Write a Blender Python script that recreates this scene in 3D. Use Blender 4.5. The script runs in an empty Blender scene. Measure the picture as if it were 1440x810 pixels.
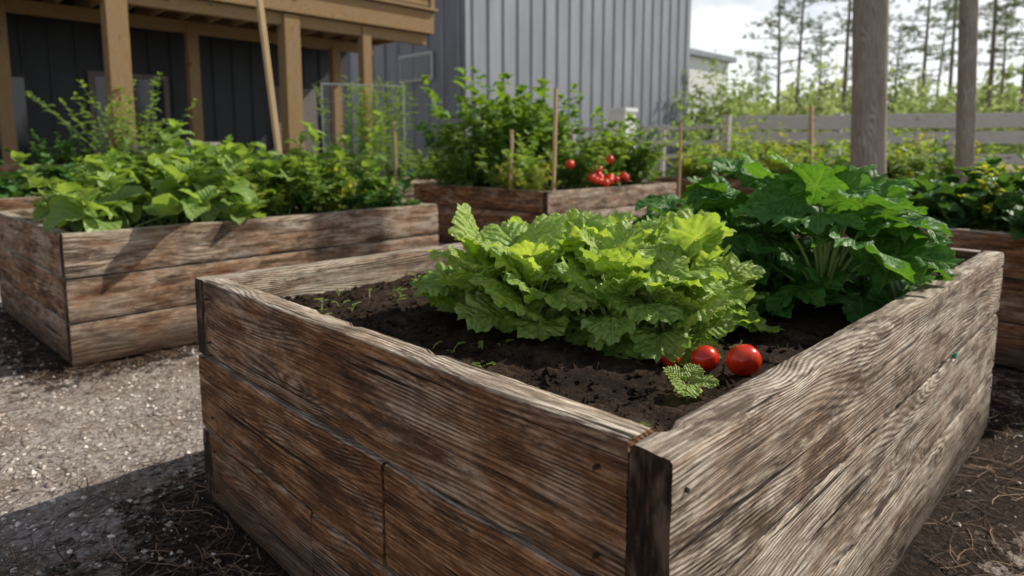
import bpy, math, random, numpy as np
from mathutils import noise, Vector
random.seed(11); np.random.seed(11)
R=random.random
def U(a,b): return a+(b-a)*random.random()
sc=bpy.context.scene
# ------------------------------------------------------------ mesh builder
class Geo:
    def __init__(s): s.V=[];s.F=[];s.UV=[];s.G=[];s.A=[];s.n=0
    def add(s,V,F,uv=None,gc=None,a=0.0,m=0,sm=True):
        V=np.asarray(V,float).reshape(-1,3);k=len(V)
        if not isinstance(F,list) : F=[F]
        for f in F:
            f=np.asarray(f,int)
            if len(f): s.F.append((f+s.n,m,sm))
        s.V.append(V)
        s.UV.append(np.zeros((k,2)) if uv is None else np.asarray(uv,float))
        s.G.append(V.copy() if gc is None else np.asarray(gc,float))
        s.A.append(np.full(k,a) if np.isscalar(a) else np.asarray(a,float))
        s.n+=k
    def build(s,name,mats,parent=None):
        V=np.concatenate(s.V);UV=np.concatenate(s.UV);G=np.concatenate(s.G);A=np.concatenate(s.A)
        li=[];ls=[];mi=[];smo=[];c=0
        for f,m,sm in s.F:
            k,w=f.shape
            li.append(f.ravel());ls.append(c+np.arange(k)*w);c+=k*w
            mi.append(np.full(k,m));smo.append(np.full(k,sm))
        li=np.concatenate(li);ls=np.concatenate(ls)
        me=bpy.data.meshes.new(name)
        me.vertices.add(len(V));me.vertices.foreach_set('co',V.ravel())
        me.loops.add(len(li));me.loops.foreach_set('vertex_index',li.astype(np.int32))
        me.polygons.add(len(ls));me.polygons.foreach_set('loop_start',ls.astype(np.int32))
        me.polygons.foreach_set('material_index',np.concatenate(mi).astype(np.int32))
        me.polygons.foreach_set('use_smooth',np.concatenate(smo).astype(bool))
        me.update(calc_edges=True)
        uvl=me.uv_layers.new(name='UVMap');uvl.data.foreach_set('uv',UV[li].ravel())
        at=me.attributes.new('gc','FLOAT_VECTOR','POINT');at.data.foreach_set('vector',G.ravel())
        at=me.attributes.new('rnd','FLOAT','POINT');at.data.foreach_set('value',A)
        me.validate()
        for m in (mats if isinstance(mats,(list,tuple)) else [mats]): me.materials.append(m)
        ob=bpy.data.objects.new(name,me);sc.collection.objects.link(ob)
        if parent: ob.parent=parent
        return ob
def empty(name):
    e=bpy.data.objects.new(name,None);sc.collection.objects.link(e);return e
# ------------------------------------------------------------ node helper
class NT:
    def __init__(s,name,world=False):
        if world: s.t=world.node_tree
        else:
            s.mat=bpy.data.materials.new(name);s.mat.use_nodes=True;s.t=s.mat.node_tree
        s.t.nodes.clear()
    def n(s,ty,**k):
        x=s.t.nodes.new(ty)
        for a,b in k.items():
            setattr(x,a,b)
        return x
    def l(s,a,b): s.t.links.new(a,b)
    def put(s,sock,v):
        if isinstance(v,bpy.types.NodeSocket): s.l(v,sock)
        elif isinstance(v,(tuple,list)) and len(v)==3 and sock.type=='RGBA': sock.default_value=(*v,1)
        else: sock.default_value=v
    def m(s,op,a,b=0.0,c=None,clamp=False):
        x=s.n('ShaderNodeMath',operation=op);x.use_clamp=clamp
        s.put(x.inputs[0],a);s.put(x.inputs[1],b)
        if c is not None: s.put(x.inputs[2],c)
        return x.outputs[0]
    def mix(s,f,a,b,bt='MIX'):
        x=s.n('ShaderNodeMix',data_type='RGBA',blend_type=bt)
        s.put(x.inputs[0],f);s.put(x.inputs[6],a);s.put(x.inputs[7],b);return x.outputs[2]
    def attr(s,name,o='Vector'):
        return s.n('ShaderNodeAttribute',attribute_name=name).outputs[o]
    def vm(s,v,scale,off=(0,0,0)):
        x=s.n('ShaderNodeVectorMath',operation='MULTIPLY_ADD');s.put(x.inputs[0],v)
        x.inputs[1].default_value=scale;x.inputs[2].default_value=off;return x.outputs[0]
    def noise(s,v,sc_,det=3,rough=.55,dist=0.0,o=0):
        x=s.n('ShaderNodeTexNoise');s.put(x.inputs['Vector'],v);x.inputs['Scale'].default_value=sc_
        x.inputs['Detail'].default_value=det;x.inputs['Roughness'].default_value=rough
        x.inputs['Distortion'].default_value=dist;return x.outputs[o]
    def vor(s,v,sc_,feat='F1',o='Distance'):
        x=s.n('ShaderNodeTexVoronoi',feature=feat);s.put(x.inputs['Vector'],v);x.inputs['Scale'].default_value=sc_
        return x.outputs[o]
    def mr(s,v,a,b,c=0.0,d=1.0,smooth=True):
        x=s.n('ShaderNodeMapRange');x.interpolation_type='SMOOTHSTEP' if smooth else 'LINEAR'
        s.put(x.inputs[0],v)
        for i,q in enumerate((a,b,c,d)): x.inputs[i+1].default_value=q
        return x.outputs[0]
    def ramp(s,f,stops):
        x=s.n('ShaderNodeValToRGB');e=x.color_ramp.elements
        while len(e)<len(stops): e.new(.5)
        for i,(p,c) in enumerate(stops): e[i].position=p;e[i].color=(*c,1)
        s.put(x.inputs[0],f);return x.outputs[0]
    def xyz(s,v):
        x=s.n('ShaderNodeSeparateXYZ');s.put(x.inputs[0],v);return x.outputs
    def bump(s,h,dist,st=1.0,nrm=None):
        x=s.n('ShaderNodeBump');x.inputs['Strength'].default_value=st;x.inputs['Distance'].default_value=dist
        s.put(x.inputs['Height'],h)
        if nrm is not None: s.l(nrm,x.inputs['Normal'])
        return x.outputs[0]
    def bsdf(s,col,rough=.6,nrm=None,metal=0.0,spec=.5):
        x=s.n('ShaderNodeBsdfPrincipled');s.put(x.inputs['Base Color'],col);s.put(x.inputs['Roughness'],rough)
        x.inputs['Metallic'].default_value=metal;x.inputs['Specular IOR Level'].default_value=spec
        if nrm is not None: s.l(nrm,x.inputs['Normal'])
        return x.outputs[0]
    def out(s,sh):
        o=s.n('ShaderNodeOutputMaterial');s.l(sh,o.inputs[0]);return s.mat
def wood_mat(name,brown,grey,fresh=False,hero=True):
    t=NT(name);g=t.attr('gc');tint=t.attr('rnd','Fac')
    x,y,z=t.xyz(g)
    warp=t.noise(t.vm(g,(.75,3.6,3.6)),1.0,2,.5)
    fine=t.noise(t.vm(g,(7,230,230)),1.0,3,.7)
    kd=t.vor(t.vm(g,(1.5,.3,4.6)),1.0)
    kn=t.mr(kd,.0,.26,1,0)
    core=t.mr(kd,.05,.10,1,0)
    ph=t.m('ADD',t.m('MULTIPLY',z,560),t.m('MULTIPLY',y,380))
    ph=t.m('ADD',ph,t.m('MULTIPLY',warp,175));ph=t.m('ADD',ph,t.m('MULTIPLY',kn,30))
    ph=t.m('ADD',ph,t.m('MULTIPLY',fine,3.5))
    ring=t.m('POWER',t.m('MULTIPLY_ADD',t.m('SINE',ph),.5,.5),.8)
    patch=t.noise(t.vm(g,(2.4,6,7)),1.5,5,.7)
    ringA=t.mr(patch,.40,.62,.08,.33)
    v=t.m('ADD',t.m('MULTIPLY',t.m('SUBTRACT',ring,.5),ringA),t.m('MULTIPLY_ADD',fine,.9,.05))
    if hero:
        streak=t.noise(t.vm(g,(2.4,36,36),(2,7,1)),1.0,4,.7)
        v=t.m('ADD',v,t.m('MULTIPLY_ADD',streak,.8,-.40))
        blot=t.noise(t.vm(g,(5,13,13),(1,1,5)),1.5,6,.78)
        v=t.m('ADD',v,t.m('MULTIPLY_ADD',blot,1.0,-.50))
    cb=t.ramp(v,[(.18,brown[0]),(.5,brown[1]),(.82,brown[2])])
    cg=t.ramp(v,[(.18,grey[0]),(.5,grey[1]),(.82,grey[2])])
    nz=t.m('ABSOLUTE',t.xyz(t.n('ShaderNodeNewGeometry').outputs['Normal'])[2])
    f=t.m('ADD',tint,t.m('MULTIPLY_ADD',patch,2.6,-1.3))
    f=t.m('ADD',f,t.m('MULTIPLY',t.mr(nz,.5,.95),.8 if not fresh else .1),clamp=True)
    c=t.mix(f,cb,cg)
    if hero:
        stain=t.mr(t.noise(t.vm(g,(2.0,6,8),(5,2,9)),1.6,6,.74),.52,.61)
        c=t.mix(t.m('MULTIPLY',stain,.70),c,t.mix(fine,(.010,.006,.004),(.09,.045,.025)))
        crack=t.mr(t.noise(t.vm(g,(1.6,75,75),(3,3,3)),1.0,2,.5),.65,.695)
        c=t.mix(t.m('MULTIPLY',crack,.88),c,(.008,.005,.004))
        wz=t.xyz(t.n('ShaderNodeNewGeometry').outputs['Position'])[2]
        mud=t.mr(t.m('ADD',wz,t.m('MULTIPLY',patch,-.25)),-.08,.10,1,0)
        c=t.mix(t.m('MULTIPLY',mud,.75),c,(.04,.026,.018))
        h=t.m('ADD',t.m('MULTIPLY',ring,.35),t.m('ADD',t.m('MULTIPLY',fine,1.3),t.m('MULTIPLY',crack,-2.2)))
        h=t.m('ADD',h,t.m('MULTIPLY',streak,1.3))
    else:
        h=t.m('MULTIPLY',fine,1.2)
    c=t.mix(t.m('MULTIPLY',core,.9),c,(.018,.009,.005))
    nr=t.bump(h,.0045,.9 if not fresh else .4)
    return t.out(t.bsdf(c,.85,nr,spec=.2))
BR=[(.020,.0085,.004),(.165,.070,.029),(.46,.245,.12)]
GR=[(.050,.037,.028),(.325,.262,.200),(.70,.62,.52)]
M_wood=wood_mat('weathered_wood',BR,GR)
M_timber=wood_mat('deck_timber',[(.10,.055,.022),(.28,.18,.085),(.40,.28,.15)],[(.11,.075,.045),(.26,.195,.13),(.35,.28,.20)],fresh=True,hero=False)
M_stake=wood_mat('stake_wood',[(.25,.16,.08),(.45,.32,.17),(.6,.45,.27)],[(.25,.18,.11),(.45,.35,.24),(.6,.5,.37)],fresh=True,hero=False)
M_grey=wood_mat('silver_wood',[(.08,.062,.048),(.22,.18,.145),(.36,.31,.26)],[(.11,.092,.075),(.29,.255,.22),(.50,.455,.405)],hero=False)
def leaf_mat(name,dark,light,vein,trans=.35,rough=.42,nv=7,k=.95,hero=False,vs=.75,spec=.4,tc=(1.5,1.3,.4),cb=1.1,bs=.9):
    t=NT(name);uv=t.n('ShaderNodeTexCoord').outputs['UV'];x,y,_=t.xyz(uv);rn=t.attr('rnd','Fac')
    a=t.m('ABSOLUTE',y)
    s=t.m('MULTIPLY',t.m('SUBTRACT',x,t.m('MULTIPLY',a,k)),nv)
    sf=t.m('ABSOLUTE',t.m('SUBTRACT',t.m('FRACT',s),.5))
    side=t.mr(sf,.42,.49);mid=t.mr(a,.006,.022,1,0)
    ve=t.m('MAXIMUM',t.m('MULTIPLY',side,.6),mid)
    g=t.attr('gc');f=rn
    if hero:
        nb=t.noise(g,14.0,2);f=t.m('ADD',rn,t.m('MULTIPLY_ADD',nb,.9,-.45),clamp=True)
    c=t.mix(f,dark,light)
    h=t.m('ADD',t.m('MULTIPLY',ve,-1.0),t.m('MULTIPLY',t.m('SUBTRACT',.5,sf),1.3))
    if hero:
        cell=t.vor(t.vm(g,(1,1,1)),85.0,'F1')
        c=t.mix(t.m('MULTIPLY',t.mr(cell,.35,.8),.3),c,vein)
        h=t.m('ADD',h,t.m('MULTIPLY',cell,-cb))
    c=t.mix(t.m('MULTIPLY',ve,vs),c,vein)
    nr=t.bump(h,.006,bs)
    p=t.bsdf(c,rough,nr,spec=spec)
    tr=t.n('ShaderNodeBsdfTranslucent');t.l(t.mix(1.0,c,tc,'MULTIPLY'),tr.inputs[0])
    mx=t.n('ShaderNodeMixShader');mx.inputs[0].default_value=trans;t.l(p,mx.inputs[1]);t.l(tr.outputs[0],mx.inputs[2])
    return t.out(mx.outputs[0])
M_let=leaf_mat('lettuce_leaf',(.17,.33,.045),(.46,.61,.14),(.54,.66,.27),.46,.45,7,hero=True,vs=.5,tc=(1.35,1.3,.5),cb=.9)
M_squ=leaf_mat('squash_leaf',(.032,.12,.022),(.10,.28,.045),(.18,.36,.09),.38,.48,9,hero=True,vs=.5,spec=.28,cb=.35,bs=.7)
M_bas=leaf_mat('herb_leaf',(.10,.22,.045),(.34,.49,.13),(.34,.48,.18),.42,.42,6,tc=(1.35,1.3,.5))
M_tom=leaf_mat('vine_leaf',(.06,.16,.03),(.23,.40,.07),(.25,.4,.12),.42,.45,6)
M_yel=leaf_mat('young_leaf',(.18,.28,.04),(.48,.55,.11),(.5,.6,.2),.46,.5,5)
M_drk=leaf_mat('dark_leaf',(.035,.11,.03),(.10,.24,.06),(.15,.27,.09),.30,.45,6)
def simple(name,col,rough=.6,nscale=0,amt=.3,bump=0,metal=0.0,spec=.5):
    t=NT(name)
    v=t.n('ShaderNodeTexCoord').outputs['Object']
    nz=t.noise(v,nscale or 8,3,.6)
    c=t.mix(t.m('MULTIPLY',t.mr(nz,.3,.7),amt),col,tuple(q*.45 for q in col))
    nr=t.bump(nz,bump,.5) if bump else None
    return t.out(t.bsdf(c,rough,nr,metal,spec))
M_stem=simple('stem_green',(.20,.31,.08),.5,20)
M_stem2=simple('pale_stem',(.38,.50,.17),.5,20)
M_barkd=simple('pine_bark',(.16,.13,.11),.9,6,.5)
M_whitepaint=simple('white_paint',(.78,.79,.78),.5,3,.15)
M_dark=simple('dark_void',(.02,.022,.026),.6,5)
M_blue=simple('dark_siding',(.018,.025,.035),.6,2,.4)
M_glass=simple('window_glass',(.03,.04,.05),.08,2,.2)
M_clay=simple('grey_pot',(.15,.14,.13),.7,12,.3)
M_wire=simple('galvanised_wire',(.45,.46,.46),.4,12,.3,metal=.6)
M_nail=simple('rusty_steel',(.06,.04,.03),.6,30,.4,metal=.5)
M_teal=simple('teal_plastic',(.03,.28,.22),.35,30,.2)
t=NT('tomato_skin');g=t.n('ShaderNodeTexCoord').outputs['Object'];a=t.noise(g,22,3,.5)
M_red=t.out(t.bsdf(t.ramp(a,[(.3,(.40,.012,.006)),(.55,(.64,.035,.010)),(.75,(.72,.10,.018))]),t.mr(a,.3,.7,.16,.3),spec=.5))
t=NT('ribbed_metal');g=t.n('ShaderNodeTexCoord').outputs['Object']
nz=t.noise(t.vm(g,(1.2,1.2,.25)),1.6,4,.6)
M_metal=t.out(t.bsdf(t.mix(t.mr(nz,.3,.7),(.215,.235,.27),(.275,.295,.33)),.48,None,.1))
def foliage(name,d,l,tr_):
    t=NT(name);rn=t.attr('rnd','Fac');c=t.mix(rn,d,l)
    p=t.n('ShaderNodeBsdfDiffuse');t.l(c,p.inputs[0]);tr=t.n('ShaderNodeBsdfTranslucent');t.l(c,tr.inputs[0]);mx=t.n('ShaderNodeMixShader');mx.inputs[0].default_value=tr_
    t.l(p.outputs[0],mx.inputs[1]);t.l(tr.outputs[0],mx.inputs[2]);return t.out(mx.outputs[0])
M_needle=foliage('pine_needles',(.08,.12,.05),(.24,.31,.12),.45)  # needle greens paled, haze put into the colour
M_far=foliage('distant_foliage',(.14,.21,.06),(.46,.53,.20),.5)  # distance haze is carried by these light base colours
# soil
t=NT('garden_soil');g=t.attr('gc')
a=t.noise(g,9,4,.65);b=t.noise(g,90,5,.75)
c=t.ramp(t.m('ADD',t.m('MULTIPLY',a,.5),t.m('MULTIPLY',b,.5)),[(.35,(.009,.006,.005)),(.5,(.034,.021,.014)),(.68,(.13,.085,.055))])
M_soil=t.out(t.bsdf(c,.95,t.bump(b,.014,1.0),spec=.15))
# ground
t=NT('gravel_ground');g=t.n('ShaderNodeTexCoord').outputs['Object'];mu=t.attr('rnd','Fac')
a=t.noise(g,3,5,.65);b=t.noise(g,60,5,.8);v=t.n('ShaderNodeTexVoronoi');t.l(g,v.inputs[0]);v.inputs['Scale'].default_value=80
cg=t.ramp(t.m('ADD',t.m('MULTIPLY',v.outputs['Color'],.45),t.m('MULTIPLY',b,.55)),[(.22,(.12,.085,.07)),(.47,(.46,.385,.34)),(.75,(.84,.77,.71))])
cg=t.mix(t.m('MULTIPLY',t.mr(a,.43,.63),.45),cg,(.22,.15,.11))
cm=t.ramp(b,[(.3,(.010,.007,.005)),(.5,(.036,.023,.016)),(.72,(.15,.10,.07))])
f=t.m('ADD',mu,t.m('MULTIPLY_ADD',t.noise(g,13,5,.8),2.8,-1.4),clamp=True)
c=t.mix(t.mr(f,.34,.6),cg,cm)
M_ground=t.out(t.bsdf(c,.93,t.bump(b,.032,1.0),spec=.2))
t=NT('pebble');rn=t.attr('rnd','Fac')
M_peb=t.out(t.bsdf(t.ramp(rn,[(0,(.15,.11,.085)),(.5,(.46,.39,.34)),(1,(.80,.75,.69))]),.8))
t=NT('pine_straw');rn=t.attr('rnd','Fac')
M_straw=t.out(t.bsdf(t.ramp(rn,[(0,(.03,.018,.012)),(.6,(.10,.06,.038)),(1,(.28,.18,.11))]),.85))
# ------------------------------------------------------------ primitives
def beam(g,p0,p1,w,h,tint=.3,up=(0,0,1),m=0,n=1,jit=0.0,c=.006):
    p0=np.array(p0,float);p1=np.array(p1,float);d=p1-p0;L=np.linalg.norm(d);d/=L
    upv=np.array(up,float)
    if abs(np.dot(upv,d))>.95: upv=np.array((.707,.707,0))
    s=np.cross(upv,d);s/=np.linalg.norm(s);u=np.cross(d,s)
    hw,hh=w/2,h/2;c=min(c,hw*.4,hh*.4)
    prof=[(-hw+c,-hh),(hw-c,-hh),(hw,-hh+c),(hw,hh-c),(hw-c,hh),(-hw+c,hh),(-hw,hh-c),(-hw,-hh+c)]
    o=np.array((U(0,30),U(0,30),U(0,30)));V=[];G=[]
    for i in range(n+1):
        q=p0+d*L*i/n
        js=U(-jit,jit);ju=U(-jit,jit)
        for a,b in prof:
            V.append(q+s*(a+js)+u*(b+ju));G.append(o+np.array((L*i/n,a,b)))
    F=[]
    for i in range(n):
        for j in range(8): F.append((i*8+j,i*8+(j+1)%8,(i+1)*8+(j+1)%8,(i+1)*8+j))
    g.add(V,[np.array(F),np.array([list(range(8))[::-1],[n*8+j for j in range(8)]])],gc=G,a=tint,m=m,sm=False)
def tube(g,pts,rad,sides=6,m=0,a=.5):
    pts=[np.array(p,float) for p in pts];V=[];n=len(pts)
    for i,p in enumerate(pts):
        d=pts[min(i+1,n-1)]-pts[max(i-1,0)];d/=np.linalg.norm(d)+1e-9
        r=np.cross(d,(0.31,.2,.93) if abs(d[2])<.9 else (1,0,0));r/=np.linalg.norm(r);q=np.cross(d,r)
        rr=rad[i] if hasattr(rad,'__len__') else rad
        for k in range(sides):
            th=2*math.pi*k/sides;V.append(p+(r*math.cos(th)+q*math.sin(th))*rr)
    F=[(i*sides+k,i*sides+(k+1)%sides,(i+1)*sides+(k+1)%sides,(i+1)*sides+k) for i in range(n-1) for k in range(sides)]
    g.add(V,np.array(F),a=a,m=m)
def plank(g,o,dx,dy,L,T,z0,H,tint,step=.04,nh=7,nt=3,endt=None):
    s=U(0,50);c=.005
    P=[]
    for i in range(nt+1): P.append((c+(T-2*c)*i/nt,0,'b'))
    for i in range(nh+1): P.append((T,c+(H-2*c)*i/nh,'i'))
    for i in range(nt+1): P.append((T-c-(T-2*c)*i/nt,H,'t'))
    for i in range(nh+1): P.append((0,H-c-(H-2*c)*i/nh,'o'))
    m=len(P);n=max(2,int(L/step));V=[];G=[]
    bow=U(-.003,.003)
    for i in range(n+1):
        x=L*i/n
        for (ty,hz,k) in P:
            q=noise.noise(Vector((x*1.6+s,ty*12,hz*9)))
            q2=noise.noise(Vector((x*5+s,ty*60,hz*70+7)))
            q3=noise.noise(Vector((x*25+s,ty*60,hz*70+7)))
            cy=ty-T/2;cz=hz-H/2
            edge=min(1,max(0,(abs(cz)-(H/2-.014))/.014))*min(1,max(0,(abs(cy)-(T/2-.014))/.014))
            chip=max(0,noise.noise(Vector((x*13+s,5.1,(cz>0)*9+(cy>0)*4)))-.25)*.032*edge+max(0,q3)*.006*edge
            oy=q*.0018+q2*.0018-chip; oz=q*.0018+q2*.0014+q3*.0012-chip*.8
            yy=ty+((1 if cy>0 else -1)*oy if (k in 'io' or edge>0) else 0)+bow*math.sin(3.14*i/n)
            zz=hz+((1 if cz>0 else -1)*oz if (k in 'bt' or edge>0) else 0)
            xx=x
            if i in(0,n): xx+= (1 if i==0 else -1)*max(0,q2*.004+edge*.004)
            V.append((o[0]+dx[0]*xx+dy[0]*yy,o[1]+dx[1]*xx+dy[1]*yy,z0+zz))
            G.append((x+s,ty+s*.37,hz+s*1.7))
    F=[(i*m+j,i*m+(j+1)%m,(i+1)*m+(j+1)%m,(i+1)*m+j) for i in range(n) for j in range(m)]
    g.add(V,np.array(F),gc=G,a=tint)
    for e,i in ((0,0),(1,n)):
        ring=[V[i*m+j] for j in range(m)];cen=tuple(np.mean(ring,0))
        gg=[(G[i*m+j][1]*2.2,G[i*m+j][1],G[i*m+j][2]) for j in range(m)]
        f=[(j,(j+1)%m,m) for j in range(m)]
        g.add(ring+[cen],np.array(f),gc=gg+[tuple(np.mean(gg,0))],a=tint if endt is None else endt,m=1 if endt is not None else 0)
t=NT('end_grain');g0=t.attr('gc')
n1=t.noise(t.vm(g0,(3,120,25)),1.0,4,.6);n2=t.noise(g0,9,3,.6)
M_end=t.out(t.bsdf(t.mix(t.mr(n2,.5,.7),t.ramp(n1,[(.3,(.008,.005,.003)),(.55,(.028,.015,.010)),(.75,(.10,.055,.036))]),(.12,.08,.055)),.9,t.bump(n1,.006,1.0),spec=.2))
# ------------------------------------------------------------ raised beds
BEDS=[]
def soil_grid(c,a,b,la,lb,z,T,step,seed):
    na=max(4,int(la/step));nb=max(4,int(lb/step));V=[]
    for i in range(na+1):
        for j in range(nb+1):
            p=c+a*(T*.6+(la-1.2*T)*i/na)+b*(T*.6+(lb-1.2*T)*j/nb)
            q=noise.noise(Vector((p[0]*4,p[1]*4,seed)))*.018+noise.noise(Vector((p[0]*22,p[1]*22,seed)))*.014+noise.noise(Vector((p[0]*60,p[1]*60,seed)))*.007
            V.append((p[0],p[1],z+q))
    F=[(i*(nb+1)+j,i*(nb+1)+j+1,(i+1)*(nb+1)+j+1,(i+1)*(nb+1)+j) for i in range(na) for j in range(nb)]
    g=Geo();g.add(V,np.array(F))
    return g
oct8=np.array([(0,2,4),(2,1,4),(1,3,4),(3,0,4),(2,0,5),(1,2,5),(3,1,5),(0,3,5)])
def bed(corner,ang,la,lb,zt,tints,T=.07,rows=3,step=.05,soil=.09,nh=5,sstep=.05,near=False):
    e=empty('raised_garden_bed')
    c=np.array(corner,float);th=math.radians(ang);b=np.array((math.cos(th),math.sin(th)));a=np.array((-b[1],b[0]))
    BEDS.append((c,a,b,la,lb))
    g=Geo()
    for r in range(rows):
        z0=r*zt/rows+.004;H=zt/rows-.009
        if r==rows-1: H=zt/rows-.004
        off=U(-.005,.005)
        tt=lambda k:tints[k]+U(-.14,.14)
        o=c+a*(T+.004)+b*(.002+off)
        if near and r<2:
            cut=(.95,.62)[r]
            plank(g,o,a,b,cut,T,z0,H,tt(0),step,nh)
            plank(g,o+a*(cut+.004)+b*U(-.004,.004),a,b,la-T-.008-cut,T,z0,H,tt(0),step,nh)
        else: plank(g,o,a,b,la-T-.006,T,z0,H,tt(0),step,nh)
        plank(g,c+a*U(-.004,.005),b,a,lb,T,z0,H,tt(1),step,nh,endt=.3)
        plank(g,c+b*(lb-T)+a*(T+.003),a,b,la-2*T-.006,T,z0,H,tt(0),step,nh)
        plank(g,c+a*(la-T)+b*U(0,.003),b,a,lb,T,z0,H,tt(1),step,nh,endt=.3)
    for (i,j) in ((0,0),(1,0),(0,1),(1,1)):
        p=c+a*(T+.045+(la-2*T-.09)*i)+b*(T+.045+(lb-2*T-.09)*j)
        beam(g,(*p,.0),(*p,zt-.13),.08,.08,.4)
    g.build('planks',[M_wood,M_end],e)
    s=soil_grid(c,a,b,la,lb,zt-soil,T,sstep,lb)
    # dark liner painted as shade behind the plank joints
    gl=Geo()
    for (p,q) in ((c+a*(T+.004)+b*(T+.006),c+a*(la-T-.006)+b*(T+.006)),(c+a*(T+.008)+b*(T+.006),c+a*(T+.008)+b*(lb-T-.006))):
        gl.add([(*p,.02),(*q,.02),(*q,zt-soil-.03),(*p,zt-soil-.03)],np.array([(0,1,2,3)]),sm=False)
    gl.build('shade_sheet',M_dark,e)
    if near:
        for k in range(8000):
            i=U(T,la-T);j=U(T,lb-T);p=c+a*i+b*j;r=.002+.011*R()**4
            o=np.random.randn(6,3)*.25
            O=(np.array([(1,0,0),(-1,0,0),(0,1,0),(0,-1,0),(0,0,.8),(0,0,-.8)])+o)*r
            s.add(O+np.array((p[0],p[1],zt-soil+r*.3+noise.noise(Vector((p[0]*4,p[1]*4,lb)))*.018)),oct8,sm=False)
        gn=Geo()
        def nail(p,n_,r=.004,m=0):
            p=np.array(p);n_=np.array((*n_,0.));tube(gn,[p+n_*.006,p-n_*.006],[r,r],8,m);gn.add([p+n_*.006+np.array((-n_[1]*math.cos(q)*r,n_[0]*math.cos(q)*r,math.sin(q)*r)) for q in np.arange(8)*.785],np.array([list(range(8))]),m=m)
        for r in range(3):
            for dz in (.06,.19):
                z=r*zt/3+dz+U(-.01,.01)
                nail((*(c+b*(.035+U(-.008,.008))),z),-a);nail((*(c+b*(lb-.035)),z),-a)
                nail((*(c+a*(la-.10)),z),-b);nail((*(c+a*(.12+U(-.01,.01))),z),-b)
        nail((*(c+b*1.72),.50),-a,.011,1)
        gn.build('screws',[M_nail,M_teal],e)
    s.build('soil',M_soil,e)
    return c,a,b
ZM=.75
main=bed((.214,.829),45,1.755,2.50,ZM,(.08,.95),step=.02,nh=12,soil=.10,sstep=.018,near=True)
left=bed((-2.33,3.35),47,1.87,2.55,.72,(.28,.50),nh=6)
mid=bed((.368,6.71),45,2.3,2.5,.72,(.15,.65))
right=bed((5.6,2.2),135,1.25,4.0,.72,(.3,.15),step=.08)
farL=bed((-5.3,5.0),45,1.7,2.6,.72,(.3,.3),step=.1)
midB=bed((-3.2,7.55),45,1.15,4.1,.70,(.4,.5),step=.1)
farR=bed((5.9,8.3),135,1.3,3.9,.72,(.3,.2),step=.1)
# ------------------------------------------------------------ ground
def mulch(x,y):
    m=0
    for c,a,b,la,lb in BEDS:
        d=np.array((x,y))-c;i=d@a;j=d@b
        dx=max(-i,0,i-la);dy=max(-j,0,j-lb);dd=math.hypot(dx,dy)
        m=max(m,math.exp(-(dd/.27)**1.5))
    return m
xs=np.concatenate([[-600,-200,-60,-20],np.arange(-6,6.01,.06),[9,20,60,200,600]])
ys=np.concatenate([[-600,-100,-20,-4],np.arange(-.5,7.01,.06),[9,14,25,60,200,700]])
V=[];A=[]
def gz(x,y): return noise.noise(Vector((x*1.2,y*1.2,0)))*.02+noise.noise(Vector((x*9,y*9,0)))*.012-.012
for y in ys:
    for x in xs:
        inn=-6<=x<=6 and -.5<=y<=7
        z=0;mm=.3
        if inn:
            mm=mulch(x,y)*.95+.2*noise.noise(Vector((x*1.3,y*1.3,0)))+(.6 if (y<1.9 and x<.5) else 0)*min(1,max(0,(1.9-y)/.5))+ (.5 if x>1.6 and y<3.2 else 0)  # front-left term: straw mulch plus painted darkening of the bed's shadow zone
            z=gz(x,y)
            e=min(1,(6-abs(x))/.5,(y+.5)/.5,(7-y)/.5);z*=max(0,e)
        V.append((x,y,z));A.append(mm)
nx=len(xs);F=[(j*nx+i,j*nx+i+1,(j+1)*nx+i+1,(j+1)*nx+i) for j in range(len(ys)-1) for i in range(nx-1)]
g=Geo();g.add(V,np.array(F),a=A);g.build('ground',M_ground)
def inbed(x,y,pad=0):
    for c,a,b,la,lb in BEDS:
        d=np.array((x,y))-c;i=d@a;j=d@b
        if -pad<i<la+pad and -pad<j<lb+pad: return True
    return False
gp=Geo();gs=Geo();k=0
while k<26000:
    x=U(-4.2,-.3) if R()<.88 else U(.6,3.6);y=U(.7,5.0)
    if x>0 and y>2.8: continue
    if inbed(x,y,.0): continue
    k+=1
    if R()<mulch(x,y)*.9+(.5 if y<1.7 else 0): continue
    r=.0025+.011*R()**4
    O=(np.array([(1,0,0),(-1,0,0),(0,1,0),(0,-1,0),(0,0,.7),(0,0,-.7)])+np.random.randn(6,3)*.22)*r
    gp.add(O+np.array((x,y,gz(x,y)+r*.3)),oct8,a=R(),sm=False)
gp.build('gravel',M_peb)
k=0
while k<28000:
    x=U(-4.2,.2) if R()<.75 else U(.4,3.8);y=U(.5,4.6)
    if inbed(x,y,0.01): continue
    mu=mulch(x,y)+(.6 if y<1.8 else 0)+(.5 if x>1.6 else 0)
    k+=1
    if R()>mu+.08+.4*max(0,noise.noise(Vector((x*1.8,y*1.8,3)))): continue
    L=U(.04,.15);th=U(0,6.283);w=U(.0008,.0018);cv=U(-.9,.9);z=gz(x,y)+.004+R()**2*.03
    P=[];px,py=x,y
    for i in range(4):
        nxv,nyv=-math.sin(th),math.cos(th);zz=z+U(-.003,.004)
        P+=[(px+nxv*w,py+nyv*w,zz),(px-nxv*w,py-nyv*w,zz+.001)]
        px+=math.cos(th)*L/3;py+=math.sin(th)*L/3;th+=cv/3
    gs.add(P,np.array([(0,1,3,2),(2,3,5,4),(4,5,7,6)]),a=R(),sm=False)
gs.build('pine_straw',M_straw)
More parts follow.
